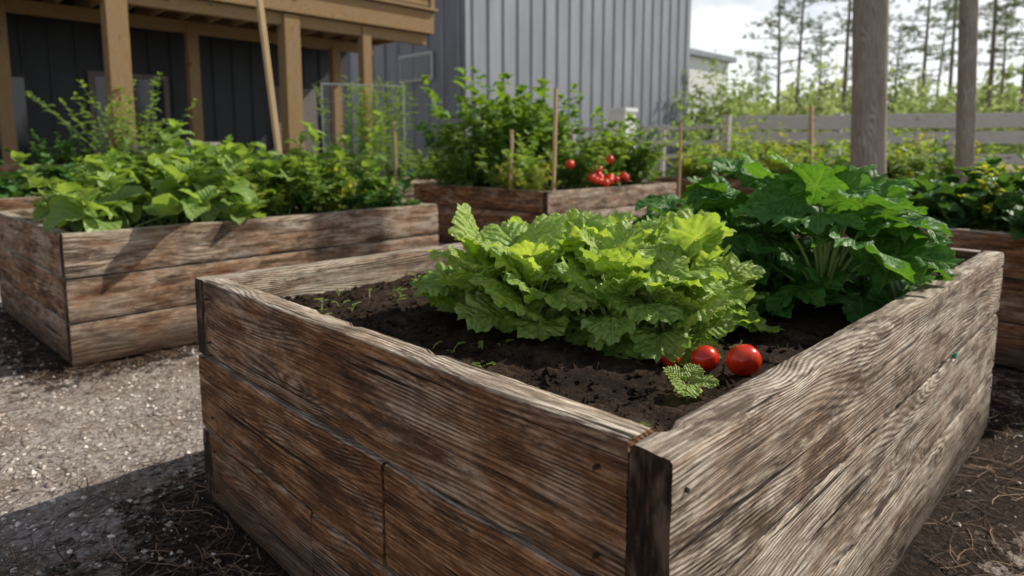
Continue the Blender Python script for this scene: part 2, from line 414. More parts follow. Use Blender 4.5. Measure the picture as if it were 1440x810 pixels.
# ------------------------------------------------------------ leaves
def polar(kind,seed):
    rnd=random.Random(seed);f1,f2,f3,f4=[rnd.uniform(0,6.28) for _ in range(4)]
    if kind=='let': segs,rings,cx=80,9,.47
    else: segs,rings,cx=120,7,.38
    lob=[(0,.60),(.84,.56),(-.84,.56),(1.7,.50),(-1.7,.50),(2.5,.42),(-2.5,.42)]
    V=[(cx,0,0)];UV=[(cx,0) if kind=='let' else (0,0)]
    for j in range(1,rings+1):
        r=(j/rings)**.85
        for i in range(segs):
            th=2*math.pi*i/segs;tt=(th+math.pi)%(2*math.pi)-math.pi
            if kind=='let':
                a_,b_=.53,.46
                Rr=a_*b_/math.hypot(b_*math.cos(th),a_*math.sin(th))
                Rr*=1+.05*math.sin(11*th+f1)+.045*math.sin(17*th+f2)+.05*math.sin(5*th+f3)+.035*math.sin(29*th+f4)
                bb=math.exp(-((abs(tt)-math.pi)/.35)**2);Rr=Rr*(1-bb)+.47*bb
            else:
                Rr=.32
                for (la,ll) in lob:
                    d=abs((tt-la+math.pi)%(2*math.pi)-math.pi)
                    Rr=max(Rr,ll*(1-.5*(d/.60)**1.3) if d<.60 else 0)
                saw=((tt*7.2)%1.0);Rr*=1+.11*(saw-.5)+.03*math.sin(23*th+f2)
                if abs(tt)>2.95: Rr=min(Rr,.24)
            x=cx+Rr*r*math.cos(th);y=Rr*r*math.sin(th)
            n1=noise.noise(Vector((x*4+seed*3.1,y*4,1)));n2=noise.noise(Vector((x*11+seed*3.1,y*11,4)));n3=noise.noise(Vector((x*22+seed,y*22,9)))
            if kind=='let':
                z=.032*r**3*(math.sin(5*th+f1)+.9*math.sin(11*th+f2)+.8*math.sin(19*th+f3))+n1*.07+n2*.03+n3*.012
                z+= .10*abs(y)-.02*math.exp(-(y/.03)**2)
                uv=(x,y)
            else:
                bl=min(lob,key=lambda q:abs((tt-q[0]+math.pi)%(2*math.pi)-math.pi))
                d=(tt-bl[0]+math.pi)%(2*math.pi)-math.pi
                z=.17*r*min(abs(d),.45)*Rr/.5+n1*.08+n2*.035+n3*.012+.02*r**2*math.sin(13*th+f1)
                uv=(Rr*r*math.cos(d),Rr*r*math.sin(d))
            V.append((x,y,z));UV.append(uv)
    T3=[(0,1+i,1+(i+1)%segs) for i in range(segs)]
    Q=[(1+j*segs+i,1+(j+1)*segs+i,1+(j+1)*segs+(i+1)%segs,1+j*segs+(i+1)%segs) for j in range(rings-1) for i in range(segs)]
    return np.array(V),np.array(UV),[np.array(T3),np.array(Q)]
def ovate(seed,wr=.28,nx=7,wav=.03):
    V=[];UV=[]
    for i in range(nx):
        x=i/(nx-1);w=wr*math.sin(math.pi*min(1,x**.75*.985+.015))**(.85)
        for j in (-1,-.5,0,.5,1):
            y=j*w;z=.35*abs(y)+wav*math.sin(x*14+seed+j*2)*abs(j)
            V.append((x,y,z));UV.append((x,y))
    F=[(i*5+j,i*5+j+1,(i+1)*5+j+1,(i+1)*5+j) for i in range(nx-1) for j in range(4)]
    return np.array(V),np.array(UV),[np.array(F)]
T_let=[polar('let',i) for i in range(10)];T_squ=[polar('squ',i+20) for i in range(7)]
T_ov=[ovate(i,.27) for i in range(4)];T_wide=[ovate(i,.38,9,.05) for i in range(4)];T_nar=[ovate(i,.13) for i in range(3)]
def leaf(g,T,pos,yaw,elev,L,bend,roll=0,rnd=.5,m=0,wr=1.0,sidebend=0):
    V,UV,F=T;x=V[:,0];y=V[:,1]*wr;z=V[:,2]-sidebend*y*y
    cr,sr=math.cos(roll),math.sin(roll);y,z=y*cr-z*sr,y*sr+z*cr
    if abs(bend)<.02: bend=.02
    ang=elev-bend*x
    px=L*(math.sin(elev)-np.sin(ang))/bend-np.sin(ang)*z*L
    pz=L*(np.cos(ang)-math.cos(elev))/bend+np.cos(ang)*z*L
    py=y*L;c,s=math.cos(yaw),math.sin(yaw)
    P=np.stack([pos[0]+px*c-py*s,pos[1]+px*s+py*c,pos[2]+pz],1)
    g.add(P,F,uv=UV,gc=np.stack([V[:,0]*L+pos[0]*3,V[:,1]*L+pos[1]*3,V[:,2]*0+pos[2]],1),a=rnd,m=m)
def stalk(g,base,yaw,e0,e1,L,r0,r1,m=1,n=5):
    P=[np.array(base,float)];
    for i in range(n):
        e=e0+(e1-e0)*i/(n-1);P.append(P[-1]+np.array((math.cos(e)*math.cos(yaw),math.cos(e)*math.sin(yaw),math.sin(e)))*L/n)
    tube(g,P,[r0+(r1-r0)*i/n for i in range(n+1)],6,m)
    return P[-1]
ZS=ZM-.10
def keep_inside(g,bi=0,T=.07):
    # leaves resting against the planks stay on the inner side of the wall
    c,a,b,la,lb=BEDS[bi];zt=ZM if bi==0 else .72
    for V in g.V:
        d=V[:,:2]-c;i=d@a;j=d@b
        low=V[:,2]<zt+.012
        i2=np.where(low,np.clip(i,T+.012,la-T-.012),i);j2=np.where(low,np.clip(j,T+.012,lb-T-.012),j)
        V[:,:2]=c+i2[:,None]*a+j2[:,None]*b
        over=(~low)
        V[:,2]=np.maximum(V[:,2],zt-.10+.004)
heads=[(-.09,1.98,.94),(.06,1.80,1.0),(.14,2.06,1.06),(.28,1.72,1.0),(.34,1.94,1.12),(.48,1.80,1.0),(.54,2.02,1.04),(.28,2.22,1.0),(.20,1.90,1.08),(.40,1.66,.78)]
for hx,hy,s in heads:
    g=Geo();n=25
    for i in range(n):
        q=i/(n-1);yaw=i*2.39996+U(-.25,.25)
        sl=(.025+.145*q+U(-.015,.04))*s
        es=math.radians(26+56*q+U(-8,8));eb=math.radians(16+56*q+U(-14,14))
        b=(hx+.02*math.cos(yaw)*(1-q),hy+.02*math.sin(yaw)*(1-q),ZS+.005)
        tip=stalk(g,b,yaw,es+.2,es,sl,.004,.0025)
        leaf(g,random.choice(T_let),tip-np.array((math.cos(yaw),math.sin(yaw),0))*.012,yaw+U(-.4,.4),eb,U(.155,.23)*s*(1-.22*q),U(.5,1.7),U(-.5,.5),.2+.5*q+U(-.3,.3),wr=U(.9,1.2),sidebend=U(-.4,.9))
    keep_inside(g);g.build('lettuce_plant',[M_let,M_stem2])
g=Geo()
for (L,yw,e) in ((.070,-1.9,.35),(.055,-.5,.5),(.05,2.4,.8),(.05,.9,.9)):
    tip=stalk(g,(.375,1.345,ZS),yw,1.2,.8,.02,.002,.0015);leaf(g,random.choice(T_let),tip,yw,e,L,.7,U(-.3,.3),.8)
g.build('lettuce_seedling',[M_let,M_stem2])
g=Geo()
c_,a_,b_=main
for k in range(30):
    p=c_+a_*U(1.1,1.65)+b_*U(.15,.9) if k<20 else c_+a_*U(.2,1.0)+b_*U(.15,.5)
    for i in range(3):
        yw=U(0,6.28);tip=stalk(g,(p[0],p[1],ZS-.005),yw,1.2,.9,U(.008,.03),.001,.001);leaf(g,random.choice(T_ov),tip,yw,.5,U(.012,.03),.6,0,U(.3,.9))
g.build('seedlings',[M_let,M_stem2])
for hx,hy,s,n in ((1.02,2.10,1.14,28),(.95,2.42,1.16,23),(.76,2.62,.95,17),(1.16,2.34,1.10,21),(.64,2.80,.7,11)):
    g=Geo()
    for i in range(n):
        q=i/(n-1);yaw=i*2.39996+U(-.25,.25)
        e=math.radians(26+58*q+U(-8,8));sl=(.05+.255*q+U(-.03,.03))*s
        tip=stalk(g,(hx+.02*math.cos(yaw),hy+.02*math.sin(yaw),ZS),yaw,e+.3,e-.2,sl,.0075,.0045)
        leaf(g,random.choice(T_squ),tip-np.array((math.cos(yaw),math.sin(yaw),0))*.02,yaw+U(-.3,.3),e-U(.2,.65),U(.21,.29)*s*(1.05-.2*q),U(.6,1.6),U(-.45,.45),.2+.5*q+U(-.25,.3),wr=U(.95,1.2),sidebend=U(0,.6))
    keep_inside(g);g.build('squash_plant',[M_squ,M_stem])
def tomato(g,x,y,z,r,tilt=.3,calyx=True,az=None):
    n,mm=28,18;V=[];az=U(0,6.28) if az is None else az;ob=U(.9,.98);p5=U(0,6)
    for j in range(mm+1):
        ph=math.pi*j/mm
        for i in range(n):
            th=2*math.pi*i/n;rr=r*math.sin(ph)*(1+.02*math.cos(5*th+p5)*math.sin(ph)+.015*math.sin(2*th))
            zz=r*ob*math.cos(ph)-(.15*r*math.exp(-(ph/.25)**2))
            V.append((rr*math.cos(th),rr*math.sin(th),zz))
    V=np.array(V);ct,st=math.cos(tilt),math.sin(tilt)
    X=V[:,0]*ct+V[:,2]*st;Z=-V[:,0]*st+V[:,2]*ct;c,s=math.cos(az),math.sin(az)
    W=np.stack([x+X*c-V[:,1]*s,y+X*s+V[:,1]*c,z+Z],1)
    F=[(j*n+i,j*n+(i+1)%n,(j+1)*n+(i+1)%n,(j+1)*n+i) for j in range(mm) for i in range(n)]
    g.add(W,np.array(F))
    if calyx:
        top=np.array((x+math.sin(tilt)*c*r*.78,y+math.sin(tilt)*s*r*.78,z+math.cos(tilt)*r*.78))
        for k in range(5): leaf(g,T_nar[0],top,k*1.257+az,.3,r*.8,.9,0,.6,m=1)
        tube(g,[top,top+np.array((.004,.002,r*.45))],[.0025,.002],5,m=2)
for (x,y,r,ti,az) in ((.532,1.45,.039,.6,1.8),(.450,1.475,.033,.8,2.2),(.378,1.51,.023,.9,2.0)):
    g=Geo();tomato(g,x,y,ZS+r*.82,r,ti,True,az);g.build('tomato',[M_red,M_drk,M_stem])
# ------------------------------------------------------------ generic bushes
def bush(g,x,y,z,h,spread,nst,ll,T,per=9,lean=.5,droop=.9,base=.25,col=(.2,.9),elev=.5):
    for i in range(nst):
        yaw=U(0,6.28);e0=1.45-lean*R();L=h*U(.6,1.12);P=[np.array((x+U(-1,1)*spread*.25,y+U(-1,1)*spread*.25,z))];n=6
        for k in range(n):
            e=e0-(lean*.7)*k/n*R()
            P.append(P[-1]+np.array((math.cos(e)*math.cos(yaw),math.cos(e)*math.sin(yaw),math.sin(e)))*L/n)
        tube(g,P,[.006-.0045*k/n for k in range(n+1)],4,m=1)
        for k in range(per):
            f=base+(1-base)*(k+.5)/per;ii=min(n-1,int(f*n));p=P[ii]+(P[ii+1]-P[ii])*(f*n-ii)
            for s in range(2):
                yw=yaw+k*2.4+s*3.14+U(-.5,.5)
                leaf(g,random.choice(T),p,yw,elev+U(-.6,.4)+f*.3,ll*U(.5,1.2)*(1.1-.35*f),droop*U(.4,1.6),U(-.5,.5),U(*col)*.6+.4*f*col[1])
        for s in range(4): leaf(g,random.choice(T),P[-1],U(0,6.28),.9+U(-.2,.3),ll*U(.4,.7),.7,0,col[1])
def fill(name,bedt,la,lb,z,cnt,mat,h,spread,nst,ll,T,ra=(.15,.85),rb=(.12,.9),hf=None,**k):
    c,a,b=bedt
    for i in range(cnt):
        u=U(*ra);v=rb[0]+(rb[1]-rb[0])*((i+R())/cnt);p=c+a*la*u+b*lb*v;g=Geo()
        bush(g,p[0],p[1],z,h*U(.7,1.2)*(hf(u,v) if hf else 1),spread,nst,ll,T,**k);g.build(name,[mat,M_stem])
LB_=(left,1.87,2.55,.62)
fill('basil_plant',*LB_,12,M_bas,.50,.3,7,.15,T_wide,ra=(.15,.6),rb=(.10,.80),lean=.85,per=6,hf=lambda u,v:1.15-.35*v)
fill('chard_plant',*LB_,11,M_bas,.54,.3,6,.27,T_wide,ra=(.14,.6),rb=(.12,.66),lean=1.0,per=3,base=.5,droop=1.4)
fill('pepper_plant',*LB_,10,M_tom,.56,.3,7,.11,T_ov,ra=(.3,.75),rb=(.15,.95),lean=.75,per=7,hf=lambda u,v:1.1-.3*v)
fill('marigold_plant',*LB_,9,M_yel,.38,.3,8,.08,T_ov,ra=(.12,.4),rb=(.40,.95),lean=.9)
fill('pepper_plant',*LB_,3,M_drk,.36,.3,8,.13,T_ov,ra=(.12,.5),rb=(.6,.95),lean=.9)
g=Geo()
for i in range(3): bush(g,-1.75+.3*i,5.1,.62,.9,.1,2,.18,T_ov,per=5,lean=.25,base=.5)
for i in range(2): bush(g,-2.5+.3*i,4.5,.62,.65,.1,2,.2,T_wide,per=4,lean=.3,base=.5)
g.build('sunflower_seedling',[M_bas,M_stem])
fill('chard_plant',farL,1.7,2.6,.62,13,M_drk,.36,.3,8,.18,T_wide,lean=.9,per=5)
# middle bed
fill('tomato_vine',mid,2.3,2.5,.62,10,M_tom,1.35,.5,9,.20,T_wide,ra=(.5,.9),rb=(.15,.74),lean=.42,per=12,base=.05,droop=1.2,hf=lambda u,v:.74+.38*u)
fill('pepper_plant',mid,2.3,2.5,.62,13,M_bas,.66,.4,8,.14,T_ov,ra=(.1,.5),rb=(.08,.93),lean=.7,per=9)
fill('pepper_plant',mid,2.3,2.5,.62,7,M_tom,.80,.4,8,.17,T_wide,ra=(.12,.4),rb=(.5,.95),lean=.6,per=8)
fill('marigold_plant',mid,2.3,2.5,.62,5,M_yel,.38,.3,10,.07,T_ov,ra=(.1,.4),rb=(.05,.12),lean=.8,per=9)
fill('marigold_plant',mid,2.3,2.5,.62,5,M_tom,.6,.3,9,.11,T_ov,ra=(.5,.95),rb=(.06,.14),lean=.7,per=9)
g=Geo()
for (i,j,z) in ((.13,.92,.79),(.13,1.0,.81),(.11,1.08,.77),(.2,.96,.86),(.19,1.04,.87),(.11,1.16,.80),(.2,1.10,.84),(.14,.86,.84),(.15,1.22,.81),(.12,1.5,.82),(.10,1.42,.86),(.12,1.3,.80),(.12,.97,.92),(.2,.55,1.0),(.22,1.3,1.05)):
    c_,a_,b_=mid;p=c_+a_*(i-.03)+b_*j;tomato(g,p[0],p[1],z+U(-.02,.02),U(.04,.055),.3)
g.build('tomato_cluster',[M_red,M_drk,M_stem])
fill('pepper_plant',midB,1.15,4.1,.6,15,M_bas,.50,.3,7,.13,T_ov,rb=(.03,.97),lean=.8,per=7)
fill('chard_plant',right,1.25,4.0,.62,22,M_drk,.40,.3,8,.19,T_wide,ra=(.15,.85),rb=(.08,.97),lean=.95,per=5)
fill('marigold_plant',right,1.25,4.0,.62,8,M_yel,.36,.3,8,.09,T_ov,ra=(.4,.9),rb=(.4,.85),lean=.8,per=7)
fill('bean_plant',farR,1.3,3.9,.62,16,M_bas,.62,.4,8,.15,T_ov,rb=(.03,.97),lean=.6,per=8)
fill('bean_plant',farR,1.3,3.9,.62,9,M_yel,.62,.4,8,.12,T_ov,rb=(.03,.97),lean=.6,per=8)
for (x,y,h,m,ll,sp) in ((3.75,11.9,2.3,M_bas,.16,.7),(4.2,12.4,1.7,M_yel,.15,.6),(5.6,11.6,1.25,M_bas,.15,.8),(6.6,11.2,1.2,M_yel,.14,.8),(7.6,10.8,1.15,M_bas,.14,.8),(8.6,10.4,1.1,M_yel,.13,.8),(5.0,11.9,1.45,M_yel,.13,.8),(7.0,9.0,1.0,M_yel,.12,.7),(7.9,8.3,1.0,M_bas,.12,.7),(6.2,6.4,1.0,M_yel,.12,.7),(6.9,7.3,1.0,M_bas,.12,.7),(-.4,12.4,1.4,M_tom,.15,.7),(-1.2,12.0,1.1,M_bas,.14,.6),(.8,12.8,1.4,M_tom,.15,.7),(1.8,12.6,1.1,M_bas,.15,.7),(2.7,12.2,1.0,M_tom,.15,.7),(-.9,14.2,1.4,M_drk,.16,.6),(-3.1,9.4,1.1,M_bas,.13,.5),(-2.6,10.6,1.2,M_tom,.13,.5)):
    g=Geo();bush(g,x,y,0,h,sp,20,ll,T_ov,per=11,lean=.5,base=.15);g.build('garden_shrub',[m,M_stem])
g=Geo()
for i in range(30):
    x=-2.0+U(-.5,.45);y=9.6+U(-.35,.35);L=U(1.0,1.6);yaw=U(0,6.28);le=U(.02,.22)
    P=[(x+le*L*k/6*math.cos(yaw),y+le*L*k/6*math.sin(yaw),.6+L*k/6) for k in range(7)]
    tube(g,P,[.005-.0006*k for k in range(7)],4,m=1)
    for k in range(55):
        f=U(.25,1);q=np.array(P[0])*(1-f)+np.array(P[-1])*f
        leaf(g,T_nar[k%3],q,U(0,6.28),U(.2,1.0),U(.07,.17),.5,0,U(.3,1),wr=.6)
g.build('asparagus_plant',[M_bas,M_stem])
e=empty('garden_trellis');g=Geo()
for (a_,b_) in (((-2.95,10.3,0),(-2.95,10.3,2.15)),((-1.75,10.7,0),(-1.75,10.7,2.15)),((-2.95,10.3,2.15),(-1.75,10.7,2.15)),((-2.95,10.3,1.2),(-1.75,10.7,1.2))):
    tube(g,[a_,b_],.016,8)
for k in range(1,8):
    f=k/8;tube(g,[(-2.95+1.2*f,10.3+.4*f,.3),(-2.95+1.2*f,10.3+.4*f,2.15)],.004,4)
    tube(g,[(-2.95,10.3,2.15*f),(-1.75,10.7,2.15*f)],.004,4)
g.build('wire_frame',M_wire,e)
for p0,p1,w in (((-2.03,5.95,.1),(-2.28,5.90,3.3),.048),((.45,7.1,.5),(.47,7.1,1.80),.038),((-.02,7.15,.5),(0,7.15,1.36),.034),((4.25,9.3,.3),(4.2,9.3,1.75),.055),((2.2,8.6,.5),(2.2,8.6,1.5),.03),((-1.45,8.2,.3),(-1.46,8.2,1.5),.025)):
    g=Geo();beam(g,p0,p1,w,w,.1,n=6,jit=.003);g.build('garden_stake',M_stake)
for (x,y,w,lx) in ((3.42,6.2,.27,-.13),(5.1,7.3,.16,-.15)):
    g=Geo();n=40;V=[];G=[];H=5.6;o=U(0,20);ns=20
    for i in range(n+1):
        z=-.05+H*i/n
        for k in range(ns):
            th=2*math.pi*k/ns;sq=1/max(abs(math.cos(th)),abs(math.sin(th)))**.55
            r=w/2*sq*(1-.04*i/n)*(1+.05*noise.noise(Vector((math.cos(th)*1.5+o,math.sin(th)*1.5,z*1.3)))+.03*noise.noise(Vector((math.cos(th)*7+o,math.sin(th)*7,z*1.5))))
            V.append((x+lx*z/2.5+r*math.cos(th),y+r*math.sin(th),z));G.append((z+o,r*math.cos(th),r*math.sin(th)))
    F=[(i*ns+k,i*ns+(k+1)%ns,(i+1)*ns+(k+1)%ns,(i+1)*ns+k) for i in range(n) for k in range(ns)]
    g.add(V,[np.array(F),np.array([[n*ns+k for k in range(ns)]])],gc=G,a=.5)
    g.build('wooden_post',M_grey)
# ------------------------------------------------------------ house with deck
s2=math.sqrt(.5);bD=np.array((s2,s2));aD=np.array((-s2,s2))
def hp(s,d,z,o=(-3.58,11.0)):
    p=np.array(o)+bD*s+aD*d;return (p[0],p[1],z)
E=empty('deck_house')
g=Geo()
SR=2.9;SL=-9.0
for s,w in ((0,.27),(-2.55,.27),(-5.2,.27),(1.45,.18)):
    beam(g,hp(s,.16,0),hp(s,.16,3.33),w,w,.15)
for s in (1.9,-.9,-3.6,-6): beam(g,hp(s,2.0,0),hp(s,2.0,3.3),.18,.18,.35)
beam(g,hp(SL,0,3.56),hp(SR,0,3.56),.05,.40,.1)
beam(g,hp(SL,-.03,3.80),hp(SR+.05,-.03,3.80),.16,.05,.3)
beam(g,hp(SR,.03,3.56),hp(SR,3.0,3.56),.05,.40,.1)
beam(g,hp(SL,.16,3.26),hp(SR-.1,.16,3.26),.12,.20,.2)
beam(g,hp(SL,2.0,3.26),hp(SR-.1,2.0,3.26),.12,.20,.3)
s=SL+.3
while s<SR-.1:
    beam(g,hp(s,.05,3.50),hp(s,2.95,3.50),.05,.24,.3);s+=.45
d=.08
while d<3.0:
    beam(g,hp(SL,d,3.76),hp(SR-.03,d,3.76),.135,.03,.4);d+=.145
beam(g,hp(SL,.05,4.75),hp(SR,.05,4.75),.09,.05,.3);beam(g,hp(SL,.05,3.92),hp(SR,.05,3.92),.05,.08,.3)
s=SR
while s>SL:
    beam(g,hp(s,.05,3.96),hp(s,.05,4.72),.035,.035,.3);s-=.12
for s in (SR,.9,-1.2,-3.3): beam(g,hp(s,.05,3.82),hp(s,.05,4.9),.1,.1,.3)
beam(g,hp(SR,.1,4.75),hp(SR,2.9,4.75),.09,.05,.3)
d=.15
while d<2.9: beam(g,hp(SR,d,3.84),hp(SR,d,4.72),.035,.035,.3);d+=.12
g.build('deck',M_timber,E)
g=Geo()
def wallbox(g,s0,s1,d0,d1,z0,z1,m=0,o=(-3.58,11.0)):
    V=[hp(s,d,z,o) for z in (z0,z1) for (s,d) in ((s0,d0),(s1,d0),(s1,d1),(s0,d1))]
    g.add(V,np.array([(0,1,5,4),(1,2,6,5),(2,3,7,6),(3,0,4,7),(4,5,6,7),(3,2,1,0)]),m=m,sm=False)
wallbox(g,SL,SR-.05,3.05,9,0,7.2)
s=SL+.1
while s<SR-.1:
    wallbox(g,s,s+.05,3.02,3.049,0,3.3);s+=.38
d=3.3
while d<9: wallbox(g,SR-.049,SR-.02,d,d+.05,0,7.2);d+=.38
g.build('walls',M_blue,E)
g=Geo()
for (s0,s1,z0,z1,door) in ((-6.9,-5.6,.9,2.5,0),(-4.4,-3.2,.05,2.3,1),(-2.2,-1.1,.9,2.4,0),(1.1,1.9,.05,2.35,2)):
    wallbox(g,s0-.09,s1+.09,2.975,3.015,z0-.03,z1+.09,m=0 if door!=1 else 2)
    wallbox(g,s0,s1,2.955,2.972,z0,z1,m=1 if door<2 else 0)
    mid_=(s0+s1)/2;wallbox(g,mid_-.025,mid_+.025,2.93,2.952,z0,z1,m=0 if door!=1 else 2)
    if not door: wallbox(g,s0,s1,2.93,2.952,(z0+z1)/2-.02,(z0+z1)/2+.02,m=0)
g.build('windows_and_doors',[M_clay,M_glass,M_dark],E)
g=Geo()
o=[hp(SL-.4,2.7,7.1),hp(SR+.3,2.7,7.1),hp(SR+.3,6,9),hp(SL-.4,6,9),hp(SR+.3,9.3,7.1),hp(SL-.4,9.3,7.1)]
o2=[(p[0],p[1],p[2]+.15) for p in o]
g.add(o+o2,np.array([(0,1,2,3),(3,2,4,5),(6,7,8,9),(9,8,10,11),(0,1,7,6),(5,4,10,11)]),sm=False);g.build('roof',M_dark,E)
def pot(name,x,y,z,r,h,mat):
    g=Geo();pr=[(0,0),(r*.72,0),(r*.95,h*.85),(r*1.05,h*.86),(r*1.05,h),(r*.9,h),(r*.86,h*.85),(0,h*.85)];n=20;V=[]
    for (a,b) in pr:
        for k in range(n): th=2*math.pi*k/n;V.append((x+a*math.cos(th),y+a*math.sin(th),z+b))
    g.add(V,np.array([(i*n+k,i*n+(k+1)%n,(i+1)*n+(k+1)%n,(i+1)*n+k) for i in range(len(pr)-1) for k in range(n)]));return g.build(name,mat)
pot('plant_pot',-5.0,8.9,0,.3,1.2,M_clay);pot('plant_pot',-4.5,9.4,0,.3,1.25,M_clay)
E5=empty('potted_plant');g=Geo();bush(g,-1.55,14.3,1.0,.8,.4,14,.22,T_ov,per=6,lean=.7);g.build('foliage',[M_drk,M_stem],E5)
pot('pot',-1.55,14.3,.0,.28,1.05,M_clay).parent=E5
E2=empty('wooden_planter');g=Geo()
for r in range(4): beam(g,(-7.2,8.4,.12+.24*r),(-4.9,8.55,.12+.24*r),.06,.22,.1)
for r in range(4): beam(g,(-4.9,8.6,.12+.24*r),(-4.9,9.3,.12+.24*r),.06,.22,.1)
g.build('boards',M_wood,E2)
g=Geo();bush(g,-5.0,8.6,.7,1.3,.7,30,.12,T_ov,per=11,lean=.6);g.build('garden_shrub',[M_bas,M_stem])
g=Geo();bush(g,-6.0,8.7,.8,.6,.7,20,.12,T_ov,per=8,lean=.8);g.build('garden_shrub',[M_drk,M_stem])
def chair(x,y,yaw,mat):
    E3=empty('patio_chair');g=Geo();c,s=math.cos(yaw),math.sin(yaw)
    def q(a,b,z): return (x+a*c-b*s,y+a*s+b*c,z)
    for a in (-.24,.24):
        beam(g,q(a,-.24,0),q(a,-.24,.62),.04,.04);beam(g,q(a,.24,0),q(a,.34,1.0),.04,.04);beam(g,q(a,-.26,.64),q(a,.28,.64),.05,.03)
    for k in range(6): beam(g,q(-.24,-.22+.09*k,.44),q(.24,-.22+.09*k,.44),.07,.02)
    for k in range(5): beam(g,q(-.24,.27+.015*k,.55+.1*k),q(.24,.27+.015*k,.55+.1*k),.02,.07)
    g.build('frame',mat,E3)
chair(-4.3,12.6,.6,M_dark);chair(-3.6,13.2,2.2,M_dark);chair(-5.9,10.6,-.5,M_timber)
E4=empty('lattice_panel');g=Geo()
for k in range(9): beam(g,hp(-5.2+.0,2.4,.5+.16*k),hp(-4.0,2.4,.5+.16*k),.03,.05,.6)
for k in range(5): beam(g,hp(-5.2+.3*k,2.37,0),hp(-5.2+.3*k,2.37,1.9),.05,.03,.6)
g.build('slats',M_grey,E4)
# ------------------------------------------------------------ grey ribbed building
E=empty('metal_building');g=Geo();O=(-1.24,18.0);LB=11.6;LA=12;H=9.5
def ribwall(g,along,L,z0,z1,p=.58):
    pts=[];s=0
    while s<L:
        for (a,o) in ((0,0),(.22,0),(.25,-.045),(.33,-.045),(.36,0)):
            if s+a*p/.58<=L: pts.append((s+a*p/.58,o))
        pts.append((min(L,s+p-.001),0));s+=p
    n=len(pts);V=[]
    for z in (z0,z1):
        for (q,o) in pts: V.append((*along(q,o),z))
    g.add(V,np.array([(i,i+1,n+i+1,n+i) for i in range(n-1)]),sm=False)
ribwall(g,lambda s,o:hp(s,o,0,O)[:2],LB,0,H)
ribwall(g,lambda s,o:hp(o,s,0,O)[:2],LA,0,H,p=.7)
wallbox(g,.02,LB,.02,LA,0,H-.02,o=O)
g.build('ribbed_walls',M_metal,E)
g=Geo();wallbox(g,-.06,-.002,-.06,.06,0,H,o=O);wallbox(g,-.2,LB+.2,-.2,LA+.2,H,H+.25,o=O)
wallbox(g,-.07,-.03,1.4,3.0,3.1,3.9,m=1,o=O);wallbox(g,-.09,-.072,1.48,2.16,3.18,3.82,m=2,o=O);wallbox(g,-.09,-.072,2.24,2.92,3.18,3.82,m=2,o=O)
g.build('trim_and_window',[M_metal,M_whitepaint,M_glass],E)
E=empty('white_outbuilding');g=Geo();O=(6.46,26.96)
wallbox(g,0,4.75,0,6,0,5.0,o=O)
k=.15
while k<5: wallbox(g,-.0,4.765,-.02,-.001,k,k+.17,o=O);k+=.2
g.build('walls',M_whitepaint,E)
g=Geo();wallbox(g,-.2,4.95,-.3,6.2,5.0,5.22,o=O);g.build('roof',M_metal,E)
E=empty('utility_cabinet');g=Geo()
beam(g,(2.5,15.0,.1),(2.5,15.0,1.98),.46,.46,m=0,c=.03);beam(g,(2.5,15.0,1.98),(2.5,15.0,2.06),.52,.52,m=0,c=.02)
g.build('housing',M_whitepaint,E);g=Geo();beam(g,(2.5,15.0,0),(2.5,15.0,.1),.5,.5);beam(g,(2.42,14.7,.9),(2.42,14.7,1.15),.03,.03);g.build('plinth',M_clay,E)
def fence(p0,p1,rails,mat,ps=2.2,pw=.16,ph=1.9):
    E=empty('wooden_fence');g=Geo();p0=np.array(p0,float);p1=np.array(p1,float);L=np.linalg.norm(p1-p0);n=max(1,int(L/ps))
    for i in range(n+1):
        p=p0+(p1-p0)*i/n;beam(g,(*p,0),(*p,ph),pw,pw,.8)
        if i<n:
            q=p0+(p1-p0)*(i+1)/n;off=np.array((.1,-.1))
            for (z,h) in rails: beam(g,(*(p+off),z+U(-.02,.02)),(*(q+off),z+U(-.02,.02)),.06,h,1.1+U(-.2,.2),n=3,jit=.006)
    g.build('rails_and_posts',mat,E)
M_fence=wood_mat('bleached_wood',[(.16,.14,.12),(.36,.33,.30),(.5,.47,.44)],[(.2,.185,.17),(.46,.44,.41),(.65,.63,.6)],hero=False)
fence((4.75,14.6),(16,12.6),((1.72,.30),(1.38,.26),(.95,.2)),M_fence)
fence((1.6,17.3),(4.6,14.9),((1.65,.1),(1.3,.1),(.95,.1)),M_fence,1.2,.1,1.7)
# ------------------------------------------------------------ far vegetation
def mass(name,cl,mat,size,n):
    g=Geo()
    for (x,y,z,rx,ry,rz) in cl:
        base=U(.1,.8)
        k=int(n*rx*rz)
        P=np.random.randn(k,3);P/=np.linalg.norm(P,axis=1)[:,None];P*=(np.random.rand(k,1)**.4)*(1+.35*np.sin(P[:,:1]*9+P[:,2:]*7))
        C=P*np.array((rx,ry,rz))+np.array((x,y,z))
        A=np.random.randn(k,3);A/=np.linalg.norm(A,axis=1)[:,None];B=np.cross(A,np.random.randn(k,3));B/=np.linalg.norm(B,axis=1)[:,None]
        s=size*(.5+np.random.rand(k,1))
        V=np.stack([C-A*s,C+B*s*.45,C+A*s,C-B*s*.45],1).reshape(-1,3)
        F=np.arange(4*k).reshape(k,4)
        g.add(V,F,a=np.repeat(np.clip(base+P[:,2]*.3+np.random.randn(k)*.15,0,1),4),sm=False)
    return g.build(name,mat)
cl=[]
for i in range(46):
    x=U(6,40);y=U(19,30)+x*.1;h=U(.9,2.1)+(y-19)*.04;cl.append((x,y,h*.8,U(1.0,2.2),U(1,1.6),h))
mass('hedge',cl,M_far,.13,240)
cl=[]
for i in range(80):
    x=U(10,110);y=U(55,80);h=U(2.2,4.6);cl.append((x,y,h*.7,U(2.5,5),3,h))
mass('tree_line',cl,M_far,.45,50)
